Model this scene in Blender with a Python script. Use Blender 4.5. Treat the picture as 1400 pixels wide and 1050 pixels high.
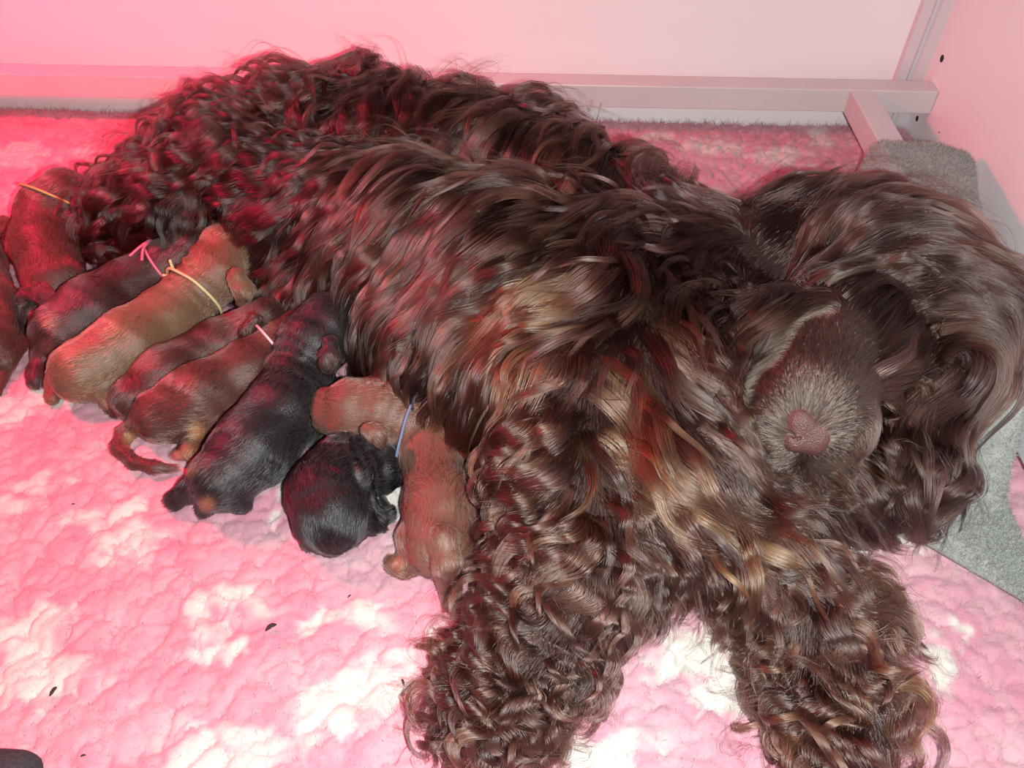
import bpy, math
import numpy as np

# ------------------------------------------------------------------ camera, light, exposure
for o in list(bpy.data.objects):
    bpy.data.objects.remove(o, do_unlink=True)
scene = bpy.context.scene
COL = scene.collection

CAM_H, FPX = 0.52, 1060.0
PITCH, YAW = math.radians(47.0), math.radians(2.3)
FW = np.array([-math.sin(YAW)*math.cos(PITCH), math.cos(YAW)*math.cos(PITCH), -math.sin(PITCH)])
RT = np.array([math.cos(YAW), math.sin(YAW), 0.0])
UP = np.cross(RT, FW)
CAM = np.array([0.0, 0.0, CAM_H])

cam_data = bpy.data.cameras.new('camera')
cam_data.sensor_width = 36.0
cam_data.lens = FPX/1400.0*36.0
cam_data.clip_start = 0.01
cam = bpy.data.objects.new('camera', cam_data)
COL.objects.link(cam)
cam.location = CAM
cam.rotation_euler = (math.pi/2-PITCH, 0.0, YAW)
scene.camera = cam

world = bpy.data.worlds.new('room_light')
scene.world = world
world.use_nodes = True
world.node_tree.nodes['Background'].inputs[0].default_value = (1.0, 0.72, 0.74, 1)
world.node_tree.nodes['Background'].inputs[1].default_value = 0.13


def point_light(name, loc, power, color, radius):
    l = bpy.data.lights.new(name, 'POINT')
    l.energy = power
    l.color = color
    l.shadow_soft_size = radius
    o = bpy.data.objects.new(name, l)
    o.location = loc
    COL.objects.link(o)
    return o


# the phone's flash, beside its lens, and the red heat lamp hung over the left end of the box
point_light('phone_flash', CAM + RT*0.034 - UP*0.010, 24.0, (0.95, 1.0, 0.97), 0.006)
lamp_data = bpy.data.lights.new('red_heat_lamp', 'SPOT')
lamp_data.energy = 42.0
lamp_data.color = (1.0, 0.035, 0.11)
lamp_data.shadow_soft_size = 0.05
lamp_data.spot_size = math.radians(150)
lamp_data.spot_blend = 1.0
lamp = bpy.data.objects.new('red_heat_lamp', lamp_data)
lamp.location = (-0.70, 0.62, 0.62)
lamp.rotation_euler = (math.radians(4), math.radians(-20), 0)
COL.objects.link(lamp)

vs = scene.view_settings
vs.view_transform = 'Standard'
vs.look = 'None'
vs.exposure = 0.0
vs.gamma = 1.0
vs.use_curve_mapping = False

rng = np.random.default_rng(7)


# ------------------------------------------------------------------ helpers
def P(px, py, z):
    """point at height z seen at photo pixel (px, py)"""
    d = FW + RT*(px-700.0)/FPX - UP*(py-525.0)/FPX
    return CAM + d*(z-CAM_H)/d[2]


def project(p):
    q = p-CAM
    d = q@FW
    return np.stack([700+FPX*(q@RT)/d, 525-FPX*(q@UP)/d], -1)


def S(px, py, z, r):
    """sphere centre and radius (photo pixels turned into metres)"""
    c = P(px, py, z)
    return c, r*float((c-CAM)@FW)/FPX


def chain(*sp, k=0.02):
    s = [S(*q) for q in sp]
    return [(s[i][0], s[i+1][0], s[i][1], s[i+1][1], k) for i in range(len(s)-1)]


def sdf(prims, p):
    d = None
    for a, b, ra, rb, k in prims:
        ba = b-a
        h = np.clip(((p-a)@ba)/max(ba@ba, 1e-12), 0, 1)
        q = p-a-h[:, None]*ba
        e = np.sqrt((q*q).sum(1))-(ra+(rb-ra)*h)
        if d is None:
            d = e
        else:
            m = np.clip(0.5+0.5*(d-e)/k, 0, 1)
            d = d*(1-m)+e*m-k*m*(1-m)
    return d


def grad(f, p, e=0.0015):
    g = np.stack([f(p+np.array(v)*e)-f(p-np.array(v)*e) for v in ((1, 0, 0), (0, 1, 0), (0, 0, 1))], -1)
    return g/np.maximum(np.linalg.norm(g, axis=1, keepdims=True), 1e-9)


def unit(v):
    return v/np.maximum(np.linalg.norm(v, axis=-1, keepdims=True), 1e-9)


def surface_nets(f, lo, hi, h):
    n = np.ceil((np.array(hi)-lo)/h).astype(int)+1
    ax = [lo[i]+h*np.arange(n[i]) for i in range(3)]
    G = np.stack(np.meshgrid(*ax, indexing='ij'), -1)
    V = f(G.reshape(-1, 3)).reshape(n)
    I = V < 0
    cs = [(i, j, k) for i in (0, 1) for j in (0, 1) for k in (0, 1)]
    sl = lambda A, c: A[c[0]:n[0]-1+c[0], c[1]:n[1]-1+c[1], c[2]:n[2]-1+c[2]]
    cnt = sum(sl(I, c).astype(np.int8) for c in cs)
    act = np.argwhere((cnt > 0) & (cnt < 8))
    idx = -np.ones(n-1, int)
    idx[tuple(act.T)] = np.arange(len(act))
    acc = np.zeros((len(act), 3))
    num = np.zeros(len(act))
    for c in cs:
        for axis in range(3):
            if c[axis]:
                continue
            d = list(c)
            d[axis] = 1
            va = V[tuple((act+c).T)]
            vb = V[tuple((act+d).T)]
            m = (va < 0) != (vb < 0)
            t = np.where(m, va/np.where(m, va-vb, 1), 0)
            pt = np.tile(np.array(c, float), (len(act), 1))
            pt[:, axis] = t
            acc += pt*m[:, None]
            num += m
    verts = lo+h*(act+acc/num[:, None])
    faces = []
    for axis in range(3):
        a1, a2 = (axis+1) % 3, (axis+2) % 3
        A = np.moveaxis(I, axis, 0)
        ch = np.argwhere(np.moveaxis(A[:-1] != A[1:], 0, axis))
        ch = ch[(ch[:, a1] > 0) & (ch[:, a2] > 0) & (ch[:, a1] < n[a1]-1) & (ch[:, a2] < n[a2]-1)]
        e1 = np.eye(3, dtype=int)[a1]
        e2 = np.eye(3, dtype=int)[a2]
        q = np.stack([idx[tuple((ch-e1-e2).T)], idx[tuple((ch-e2).T)], idx[tuple(ch.T)], idx[tuple((ch-e1).T)]], 1)
        flip = ~I[tuple(ch.T)]
        q[flip] = q[flip][:, ::-1]
        faces.append(q)
    faces = np.concatenate(faces)
    return verts, faces[(faces >= 0).all(1)]


def props(o, label=None, cat=None, group=None, kind=None):
    for key, v in (('label', label), ('category', cat), ('group', group), ('kind', kind)):
        if v:
            o[key] = v
    return o


def mesh_obj(name, verts, faces, mat, parent=None, base=None, smooth=True, tint=None):
    """world-space verts; the object's origin sits at base"""
    verts = np.asarray(verts, float)
    off = np.array(parent['_base']) if parent is not None else (np.zeros(3) if base is None else np.asarray(base, float))
    me = bpy.data.meshes.new(name)
    v = (verts-off).astype(np.float32)
    if isinstance(faces, np.ndarray):
        me.vertices.add(len(v))
        me.vertices.foreach_set('co', v.ravel())
        k = faces.shape[1]
        me.loops.add(faces.size)
        me.loops.foreach_set('vertex_index', faces.astype(np.int32).ravel())
        me.polygons.add(len(faces))
        me.polygons.foreach_set('loop_start', (np.arange(len(faces))*k).astype(np.int32))
        me.update(calc_edges=True)
        me.validate()
    else:
        me.from_pydata(v.tolist(), [], faces)
    if smooth:
        me.polygons.foreach_set('use_smooth', np.ones(len(me.polygons), bool))
    if tint is not None:
        a = me.color_attributes.new('tint', 'FLOAT_COLOR', 'POINT')
        a.data.foreach_set('color', np.concatenate([tint, np.ones((len(tint), 1))], 1).astype(np.float32).ravel())
    me.materials.append(mat)
    o = bpy.data.objects.new(name, me)
    COL.objects.link(o)
    if parent is not None:
        o.parent = parent
    else:
        o.location = off
    o['_base'] = [float(x) for x in off]
    return o


def hair_obj(name, pts, rad, tint, mat, parent):
    N, K, _ = pts.shape
    off = np.array(parent['_base'])
    c = bpy.data.hair_curves.new(name)
    c.add_curves([K]*N)
    c.position_data.foreach_set('vector', (pts-off).astype(np.float32).ravel())
    r = c.attributes.new('radius', 'FLOAT', 'POINT') if 'radius' not in c.attributes else c.attributes['radius']
    r.data.foreach_set('value', rad.astype(np.float32).ravel())
    t = c.attributes.new('tint', 'FLOAT_COLOR', 'CURVE')
    t.data.foreach_set('color', np.concatenate([tint, np.ones((N, 1))], 1).astype(np.float32).ravel())
    c.materials.append(mat)
    o = bpy.data.objects.new(name, c)
    COL.objects.link(o)
    o.parent = parent
    o['kind'] = 'stuff'
    return o


def sample_mesh(verts, faces, count):
    t = np.concatenate([faces[:, [0, 1, 2]], faces[:, [0, 2, 3]]])
    a, b, c = verts[t[:, 0]], verts[t[:, 1]], verts[t[:, 2]]
    cr = np.cross(b-a, c-a)
    ar = np.linalg.norm(cr, axis=1)
    i = rng.choice(len(t), count, p=ar/ar.sum())
    u, v = rng.random(count), rng.random(count)
    m = u+v > 1
    u[m], v[m] = 1-u[m], 1-v[m]
    return a[i]+u[:, None]*(b-a)[i]+v[:, None]*(c-a)[i]


def box_geo(lo, hi, bev=0.0):
    x0, y0, z0 = lo
    x1, y1, z1 = hi
    v = [(x0, y0, z0), (x1, y0, z0), (x1, y1, z0), (x0, y1, z0), (x0, y0, z1), (x1, y0, z1), (x1, y1, z1), (x0, y1, z1)]
    f = [(0, 3, 2, 1), (4, 5, 6, 7), (0, 1, 5, 4), (1, 2, 6, 5), (2, 3, 7, 6), (3, 0, 4, 7)]
    return v, f


def bevel(o, w, seg=2):
    m = o.modifiers.new('bevel', 'BEVEL')
    m.width = w
    m.segments = seg
    m.limit_method = 'ANGLE'
    return o


def tube_geo(path, r, sides=8, closed=False):
    path = np.asarray(path, float)
    n = len(path)
    r = np.broadcast_to(np.asarray(r, float), (n,))
    T = unit(np.roll(path, -1, 0)-np.roll(path, 1, 0)) if closed else unit(np.gradient(path, axis=0))
    ref = np.array([0.3, 0.2, 0.93])
    N = np.empty_like(T)
    for i in range(n):
        v = ref-T[i]*(ref@T[i])
        N[i] = v/np.linalg.norm(v)
        ref = N[i]
    B = np.cross(T, N)
    a = np.arange(sides)*2*math.pi/sides
    V = (path[:, None]+r[:, None, None]*(np.cos(a)[None, :, None]*N[:, None]+np.sin(a)[None, :, None]*B[:, None])).reshape(-1, 3)
    F = []
    for i in range(n if closed else n-1):
        j = (i+1) % n
        for s in range(sides):
            t = (s+1) % sides
            F.append((i*sides+s, i*sides+t, j*sides+t, j*sides+s))
    if not closed:
        F.append(tuple(range(sides))[::-1])
        F.append(tuple((n-1)*sides+s for s in range(sides)))
    return V, F


def smooth_path(pts, n):
    """Catmull-Rom through the points"""
    p = np.asarray(pts, float)
    p = np.concatenate([[2*p[0]-p[1]], p, [2*p[-1]-p[-2]]])
    m = len(p)-3
    out = []
    for t in np.linspace(0, m-1e-6, n):
        i = int(t)
        u = t-i
        a, b, c, d = p[i:i+4]
        out.append(0.5*((2*b)+(-a+c)*u+(2*a-5*b+4*c-d)*u*u+(-a+3*b-3*c+d)*u**3))
    return np.array(out)


def hash2(i, j, s):
    v = np.sin(i*127.1+j*311.7+s*74.7)*43758.5453
    return v-np.floor(v)


def vnoise(x, y, s=0):
    i, j = np.floor(x), np.floor(y)
    u, v = x-i, y-j
    u, v = u*u*(3-2*u), v*v*(3-2*v)
    return (hash2(i, j, s)*(1-u)+hash2(i+1, j, s)*u)*(1-v)+(hash2(i, j+1, s)*(1-u)+hash2(i+1, j+1, s)*u)*v


def fbm(x, y, s=0, o=3):
    return sum(vnoise(x*2**k, y*2**k, s+k)*0.5**k for k in range(o))/sum(0.5**k for k in range(o))


def worley(x, y, s=0):
    """distance to the nearest and second nearest jittered cell point, unit cells"""
    i0, j0 = np.floor(x), np.floor(y)
    d1 = np.full(x.shape, 9.0)
    d2 = d1.copy()
    cid = np.zeros(x.shape)
    for a in (-1, 0, 1):
        for b in (-1, 0, 1):
            i, j = i0+a, j0+b
            d = np.hypot(i+hash2(i, j, s)-x, j+hash2(i, j, s+5)-y)
            cid = np.where(d < d1, hash2(i, j, s+9), cid)
            d2 = np.where(d < d1, d1, np.minimum(d2, d))
            d1 = np.minimum(d1, d)
    return d1, d2, cid


# ------------------------------------------------------------------ materials
def new_mat(name):
    m = bpy.data.materials.new(name)
    m.use_nodes = True
    nt = m.node_tree
    return m, nt, nt.nodes['Principled BSDF']


def surf_mat(name, color, rough=0.5, metal=0.0, noise=0.0, scale=40.0, bump=0.0, bscale=200.0, sheen=0.0, spec=0.5):
    m, nt, b = new_mat(name)
    b.inputs['Roughness'].default_value = rough
    b.inputs['Metallic'].default_value = metal
    b.inputs['Specular IOR Level'].default_value = spec
    b.inputs['Sheen Weight'].default_value = sheen
    tc = nt.nodes.new('ShaderNodeTexCoord')
    if noise:
        n = nt.nodes.new('ShaderNodeTexNoise')
        n.inputs['Scale'].default_value = scale
        n.inputs['Detail'].default_value = 4
        nt.links.new(tc.outputs['Object'], n.inputs['Vector'])
        r = nt.nodes.new('ShaderNodeValToRGB')
        c = np.array(color)
        r.color_ramp.elements[0].color = (*(c*(1-noise)), 1)
        r.color_ramp.elements[1].color = (*np.minimum(c*(1+noise), 1), 1)
        r.color_ramp.elements[0].position = 0.3
        r.color_ramp.elements[1].position = 0.7
        nt.links.new(n.outputs['Fac'], r.inputs['Fac'])
        nt.links.new(r.outputs['Color'], b.inputs['Base Color'])
    else:
        b.inputs['Base Color'].default_value = (*color, 1)
    if bump:
        n2 = nt.nodes.new('ShaderNodeTexNoise')
        n2.inputs['Scale'].default_value = bscale
        n2.inputs['Detail'].default_value = 3
        nt.links.new(tc.outputs['Object'], n2.inputs['Vector'])
        bp = nt.nodes.new('ShaderNodeBump')
        bp.inputs['Strength'].default_value = bump
        bp.inputs['Distance'].default_value = 0.002
        nt.links.new(n2.outputs['Fac'], bp.inputs['Height'])
        nt.links.new(bp.outputs['Normal'], b.inputs['Normal'])
    return m


def tint_mat(name, rough=0.6, sheen=0.0, spec=0.4, noise=0.12, scale=300.0, bump=0.3):
    """surface whose own colour is the tint attribute, with a fine grain over it"""
    m, nt, b = new_mat(name)
    b.inputs['Roughness'].default_value = rough
    b.inputs['Sheen Weight'].default_value = sheen
    b.inputs['Specular IOR Level'].default_value = spec
    at = nt.nodes.new('ShaderNodeAttribute')
    at.attribute_name = 'tint'
    tc = nt.nodes.new('ShaderNodeTexCoord')
    n = nt.nodes.new('ShaderNodeTexNoise')
    n.inputs['Scale'].default_value = scale
    nt.links.new(tc.outputs['Object'], n.inputs['Vector'])
    mr = nt.nodes.new('ShaderNodeMapRange')
    mr.inputs['To Min'].default_value = 1-noise
    mr.inputs['To Max'].default_value = 1+noise
    nt.links.new(n.outputs['Fac'], mr.inputs['Value'])
    vm = nt.nodes.new('ShaderNodeVectorMath')
    vm.operation = 'SCALE'
    nt.links.new(at.outputs['Color'], vm.inputs[0])
    nt.links.new(mr.outputs['Result'], vm.inputs['Scale'])
    nt.links.new(vm.outputs['Vector'], b.inputs['Base Color'])
    bp = nt.nodes.new('ShaderNodeBump')
    bp.inputs['Strength'].default_value = bump
    bp.inputs['Distance'].default_value = 0.001
    nt.links.new(n.outputs['Fac'], bp.inputs['Height'])
    nt.links.new(bp.outputs['Normal'], b.inputs['Normal'])
    return m


def hair_mat(name, rough=0.28, radial=0.45, coat=0.0):
    m = bpy.data.materials.new(name)
    m.use_nodes = True
    nt = m.node_tree
    nt.nodes.clear()
    out = nt.nodes.new('ShaderNodeOutputMaterial')
    h = nt.nodes.new('ShaderNodeBsdfHairPrincipled')
    h.model = 'CHIANG'
    h.parametrization = 'COLOR'
    h.inputs['Roughness'].default_value = rough
    h.inputs['Radial Roughness'].default_value = radial
    h.inputs['Coat'].default_value = coat
    h.inputs['Random Roughness'].default_value = 0.2
    at = nt.nodes.new('ShaderNodeAttribute')
    at.attribute_name = 'tint'
    nt.links.new(at.outputs['Color'], h.inputs['Color'])
    nt.links.new(h.outputs[0], out.inputs['Surface'])
    return m


def fuzz_mat(name):
    m, nt, b = new_mat(name)
    b.inputs['Roughness'].default_value = 0.9
    b.inputs['Specular IOR Level'].default_value = 0.1
    at = nt.nodes.new('ShaderNodeAttribute')
    at.attribute_name = 'tint'
    nt.links.new(at.outputs['Color'], b.inputs['Base Color'])
    return m


M_WALL = surf_mat('white_melamine', (0.84, 0.82, 0.83), 0.35, noise=0.015, scale=6, bump=0.02, bscale=60)
M_FLOOR = surf_mat('box_floor_board', (0.6, 0.55, 0.55), 0.5, noise=0.05, scale=8)
M_RAIL = surf_mat('satin_rail', (0.55, 0.56, 0.56), 0.4, noise=0.03, scale=20, bump=0.03, bscale=90)
M_TRIM = surf_mat('corner_strip', (0.62, 0.58, 0.60), 0.4, noise=0.02, scale=10)
M_DARK = surf_mat('dark_hole', (0.012, 0.01, 0.01), 0.8)
M_FLEECE = tint_mat('pink_fleece', 0.95, 0.3, 0.1, 0.07, 500, 0.4)
M_FUZZ = fuzz_mat('fleece_pile')
M_GREY = tint_mat('grey_plush', 0.95, 0.2, 0.1, 0.2, 700, 0.8)
M_COAT = hair_mat('dog_hair', 0.21, 0.35)
M_SKIN = tint_mat('dog_skin', 0.6, 0.0, 0.3, 0.2, 250, 0.5)
M_PUP = tint_mat('puppy_skin', 0.45, 0.1, 0.4, 0.15, 900, 0.4)
M_PUPHAIR = hair_mat('puppy_hair', 0.22, 0.4)
M_NOSE = surf_mat('dog_nose', (0.088, 0.036, 0.036), 0.40, noise=0.2, scale=300, bump=0.5, bscale=900)

# ------------------------------------------------------------------ the whelping box
WALL_Y, WALL_X, WALL_H = 0.945, 0.465, 0.34
v, f = box_geo((-1.0, -0.15, -0.02), (WALL_X+0.02, WALL_Y+0.02, 0.0))
props(mesh_obj('floor', v, f, M_FLOOR, smooth=False), kind='structure')
v, f = box_geo((-1.0, WALL_Y, 0.0), (WALL_X+0.02, WALL_Y+0.018, WALL_H))
props(mesh_obj('wall_back', v, f, M_WALL, smooth=False), kind='structure')
v, f = box_geo((WALL_X, -0.15, 0.0), (WALL_X+0.018, WALL_Y, WALL_H))
wall_right = props(mesh_obj('wall_right', v, f, M_WALL, smooth=False), kind='structure')


def on_right_wall(px, py):
    d = FW + RT*(px-700.0)/FPX - UP*(py-525.0)/FPX
    return CAM+d*(WALL_X-CAM[0])/d[0]


for px, py, r in ((1288, 80, 0.0042), (1254, 162, 0.0034), (1284, 181, 0.0009)):
    c = on_right_wall(px, py)
    a = np.arange(16)*2*math.pi/16
    V, F = tube_geo(np.array([c+[-0.0004, 0, 0], c+[0.006, 0, 0]]), r, 16)
    mesh_obj('screw_hole', V, F, M_DARK, wall_right)

# corner strip: an extruded profile with a groove between two flats
prof = [(0, 0), (0.012, 0.0), (0.016, 0.004), (0.019, 0.0035), (0.021, 0.0), (0.034, 0.0), (0.034, 0.010), (0, 0.010)]
x0, y0 = WALL_X-0.034, WALL_Y-0.010
n = len(prof)
V = [(x0+a, y0+b, z) for z in (0.0, WALL_H) for a, b in prof]
F = [(i, (i+1) % n, n+(i+1) % n, n+i) for i in range(n)]+[tuple(range(n))[::-1], tuple(range(n, 2*n))]
props(mesh_obj('trim_1', V, F, M_TRIM, smooth=False), kind='structure')

# guard rails: square tubes that keep the puppies from being squashed
RZ0, RZ1, RY0, RY1 = 0.062, 0.090, 0.888, 0.916
V, F = box_geo((-0.98, RY0, RZ0), (WALL_X-0.0005, RY1, RZ1))
rail = mesh_obj('guard_rail', V, F, M_RAIL, base=(-0.2, RY0+0.014, RZ0), smooth=False)
bevel(rail, 0.0012)
props(rail, 'long grey square guard rail running along the back wall', 'rail')
V, F = box_geo((0.362, 0.05, RZ0), (0.390, RY0-0.0005, RZ1))
rail2 = mesh_obj('guard_rail', V, F, M_RAIL, base=(0.376, 0.5, RZ0), smooth=False)
bevel(rail2, 0.0012)
props(rail2, 'grey square rail meeting the back rail at right angles, running under the grey mat', 'rail')

# ------------------------------------------------------------------ pink fleece with white patches
FX0, FX1, FY0, FY1 = -0.97, WALL_X-0.003, -0.12, WALL_Y-0.003
st = 0.0021
gx = np.arange(FX0, FX1, st)
gy = np.arange(FY0, FY1, st)
X, Y = np.meshgrid(gx, gy, indexing='ij')
# white patches at their places on the fleece (photo pixel, size in metres)
PATCH = [(330, 830, .032, .020), (270, 835, .02, .014), (310, 890, .03, .012), (500, 960, .045, .022), (560, 905, .014, .012),
         (460, 980, .02, .02), (180, 745, .032, .022), (120, 715, .02, .012), (150, 780, .015, .01), (60, 930, .05, .02), (30, 880, .02, .02),
         (20, 700, .03, .02), (60, 660, .02, .012), (190, 690, .016, .012), (320, 1030, .05, .02), (250, 1040, .02, .01), (70, 850, .015, .012),
         (960, 905, .032, .016), (1000, 950, .030, .022), (930, 920, .02, .015), (810, 1035, .045, .018), (1210, 735, .03, .018), (1165, 760, .02, .012),
         (60, 265, .05, .03), (120, 220, .045, .02), (20, 215, .05, .03), (970, 205, .04, .03), (1070, 215, .05, .03), (900, 190, .03, .02), (1120, 190, .02, .03),
         (430, 690, .04, .02), (380, 665, .03, .02), (540, 690, .02, .03), (545, 660, .02, .03), (80, 550, .04, .015), (30, 560, .03, .02),
         (610, 885, .012, .01), (500, 850, .02, .012), (1275, 920, .012, .02), (1290, 860, .012, .012), (430, 850, .02, .008), (700, 1010, .02, .03)]
w = np.zeros_like(X)
wx = X+0.018*(fbm(X*45, Y*45, 3)-0.5)*2
wy = Y+0.018*(fbm(X*45+9, Y*45+4, 13)-0.5)*2
for px, py, sx, sy in PATCH:
    c = P(px, py, 0.02)
    w = np.maximum(w, np.exp(-((wx-c[0])/sx)**2-((wy-c[1])/sy)**2))
# clumps: warped cells, domed, with creases between
qx = X+0.006*(fbm(X*90, Y*90, 21)-0.5)*2
qy = Y+0.006*(fbm(X*90, Y*90, 31)-0.5)*2
d1, d2, cid = worley(qx/0.021, qy/0.021, 1)
e1, e2, cid2 = worley(qx/0.010, qy/0.010, 2)
crease = np.exp(-((d2-d1)/0.10)**2)
crease2 = np.exp(-((e2-e1)/0.16)**2)
g1, g2, cid3 = worley(qx/0.0055, qy/0.0055, 4)
Z = 0.0170+0.0052*(1-np.clip(d1, 0, 1)**2)+0.0028*(1-np.clip(e1, 0, 1)**2)+0.0008*(1-np.clip(g1, 0, 1)**2)-0.0026*crease*(cid > 0.35)-0.0008*crease2*(cid2 > 0.4)
Z += 0.006*(fbm(X*9, Y*9, 50)-0.5)
edge = np.clip((FY1-Y)/0.03, 0, 1)
Z *= 0.55+0.45*np.sqrt(edge)
white = np.clip((w-0.37+0.30*(cid-0.5)+0.25*(cid2-0.5))*2.2, 0, 0.9)
pink_a, pink_b, cream = np.array([0.51, 0.215, 0.285]), np.array([0.55, 0.335, 0.375]), np.array([0.58, 0.555, 0.51])
mixp = np.clip(fbm(X*30, Y*30, 61)*1.2-0.1+0.5*(cid2-0.5), 0, 1)[..., None]
tint = pink_a*(1-mixp)+pink_b*mixp
tint = tint*(1-white[..., None])+cream*white[..., None]
nx, ny = X.shape
V = np.stack([X, Y, Z], -1).reshape(-1, 3)
i = np.arange(nx*ny).reshape(nx, ny)
F = np.stack([i[:-1, :-1], i[1:, :-1], i[1:, 1:], i[:-1, 1:]], -1).reshape(-1, 4)
# skirt down to the floor so that the fleece has thickness
ring = np.concatenate([i[:, 0], i[-1, 1:], i[-2::-1, -1], i[0, -2:0:-1]])
low = V[ring].copy()
low[:, 2] = 0.0005
li = len(V)+np.arange(len(ring))
V = np.concatenate([V, low])
F = np.concatenate([F, np.stack([np.roll(ring, -1), ring, li, np.roll(li, -1)], 1)])
T = tint.reshape(-1, 3)
fleece = mesh_obj('fleece_blanket', V, F, M_FLEECE, base=(-0.2, 0.4, 0.0005), tint=np.concatenate([T, T[ring]]))
props(fleece, 'thick pink fleece blanket with white patches covering the box floor', 'blanket')


def fleece_z(x, y):
    a = np.clip(((np.asarray(x)-FX0)/st).astype(int), 0, nx-1)
    b = np.clip(((np.asarray(y)-FY0)/st).astype(int), 0, ny-1)
    return Z[a, b]


def fuzz(name, parent, roots, normals, L, r, tints, mat, lean=0.7, K=4):
    N = len(roots)
    d = unit(normals+lean*rng.normal(size=(N, 3)))
    bend = 0.6*rng.normal(size=(N, 3))
    s = np.linspace(0, 1, K)[None, :, None]
    ln = (L*rng.uniform(0.6, 1.2, N))[:, None, None]
    pts = roots[:, None]+ln*s*(d[:, None]+bend[:, None]*s*0.8)
    rad = r*(1-0.75*np.linspace(0, 1, K)[None, :])*np.ones((N, 1))
    return hair_obj(name, pts, rad, tints, mat, parent)


N = 210000
rx = rng.uniform(FX0+0.2, FX1-0.004, N)
ry = rng.uniform(0.08, FY1-0.003, N)
ia = np.clip(((rx-FX0)/st).astype(int), 0, nx-1)
ib = np.clip(((ry-FY0)/st).astype(int), 0, ny-1)
keep = crease[ia, ib]*(cid[ia, ib] > 0.35) < 0.5
rx, ry, ia, ib = rx[keep], ry[keep], ia[keep], ib[keep]
roots = np.stack([rx, ry, Z[ia, ib]-0.001], 1)
fuzz('pile', fleece, roots, np.tile([0, 0, 1.0], (len(roots), 1)), np.where(ry > FY1-0.06, 0.0060, 0.0024), 0.00020, T.reshape(nx, ny, 3)[ia, ib], M_FUZZ, 0.75)

# ------------------------------------------------------------------ grey plush mat, draped over the side rail
NU, NV = 110, 200
u = np.linspace(0, 1, NU)[None, :]
ym = np.linspace(0.255, 0.752, NV)[:, None]
xl = np.interp(ym, [0.255, 0.27, 0.33, 0.42, 0.60, 0.70, 0.752], [0.352, 0.339, 0.265, 0.17, 0.20, 0.315, 0.345])
xr = np.interp(ym, [0.255, 0.392, 0.412, 0.60, 0.636, 0.735, 0.746, 0.752], [0.357, 0.357, 0.430, 0.415, 0.418, 0.450, 0.449, 0.440])


def smooth01(t):
    t = np.clip(t, 0, 1)
    return t*t*(3-2*t)


def mat_z(x, y):
    up = smooth01((x-0.318)/0.036)*smooth01((y-0.340)/0.05)
    return 0.0275+0.0655*up-0.010*smooth01((x-0.40)/0.05)*smooth01((y-0.340)/0.05)


MX = xl+(xr-xl)*u
MY = ym+0*u
edge = np.minimum(np.minimum(MX-xl, xr-MX)/0.010, np.minimum(ym-0.255, 0.752-ym)/0.010)
MZ = mat_z(MX, MY)
thick = 0.003+0.009*np.sqrt(np.clip(edge, 0, 1))
thick = thick+0.003*(fbm(MX*45, MY*45, 77)-0.5)+0.005*np.exp(-((MY-(0.352-0.45*(MX-0.33)))/0.006)**2)*(MX > 0.28)*np.clip(edge, 0, 1)
thick = thick-0.0025*np.exp(-((xr-MX-0.012)/0.002)**2)*(MY > 0.5)          # stitched seam
top = np.stack([MX, MY, MZ+thick], -1)
bot = np.stack([MX, MY, MZ-0.0005], -1)
V = np.concatenate([top.reshape(-1, 3), bot.reshape(-1, 3)])
i = np.arange(NU*NV).reshape(NV, NU)
F1 = np.stack([i[:-1, :-1], i[:-1, 1:], i[1:, 1:], i[1:, :-1]], -1).reshape(-1, 4)
o_ = NU*NV
ring = np.concatenate([i[:, 0], i[-1, 1:], i[-2::-1, -1], i[0, -2:0:-1]])
F = np.concatenate([F1, F1[:, ::-1]+o_, np.stack([ring, np.roll(ring, -1), np.roll(ring, -1)+o_, ring+o_], 1)])
gcol = np.array([0.30, 0.31, 0.295])
gt = gcol*(0.8+0.5*fbm(V[:, 0]*160, V[:, 1]*160+V[:, 2]*90, 5))[:, None]
mat_grey = mesh_obj('plush_mat', V, F, M_GREY, base=(0.30, 0.4, 0.027), tint=gt)
props(mat_grey, 'grey plush mat under the dog\'s head, draped over the side rail', 'mat')
NM = 90000
sel = rng.integers(0, NV-1, NM), rng.integers(0, NU-1, NM)
ja, jb = rng.random(NM)[:, None], rng.random(NM)[:, None]
roots = top[sel]*(1-ja)*(1-jb)+top[sel[0]+1, sel[1]]*ja*(1-jb)+top[sel[0], sel[1]+1]*(1-ja)*jb+top[sel[0]+1, sel[1]+1]*ja*jb
gn = unit(np.cross(np.gradient(top, axis=1), np.gradient(top, axis=0)))
fuzz('pile', mat_grey, roots, gn[sel], 0.0026, 0.00020, gcol*rng.uniform(0.55, 1.7, (NM, 1)), M_FUZZ, 0.8, 3)

# ------------------------------------------------------------------ the mother dog
DOG = []
DOG += chain((195, 288, .050, 55), (310, 235, .072, 80), (440, 192, .086, 86), (560, 215, .090, 88), (690, 235, .092, 88), (820, 300, .098, 88), k=.03)
DOG += chain((400, 300, .080, 80), (540, 330, .088, 95), (670, 390, .094, 112), (790, 460, .100, 112), (880, 520, .10, 100), k=.03)
DOG += chain((840, 390, .100, 105), (1000, 380, .095, 88), (1110, 360, .095, 85), k=.03)
DOG += chain((860, 560, .10, 90), (920, 660, .095, 72), (1010, 640, .07, 60), k=.03)
DOG += chain((520, 395, .066, 66), (575, 440, .066, 72), (640, 490, .072, 84), (720, 540, .085, 84), k=.03)   # belly
DOG += chain((960, 520, .09, 80), (1030, 590, .080, 78), (1110, 655, .062, 58), (1165, 680, .050, 36), k=.03)      # throat and ruff
DOG += chain((375, 375, .046, 34), (430, 395, .050, 38), (500, 420, .055, 44), k=.02)                              # soft underbelly between the puppies
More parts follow.
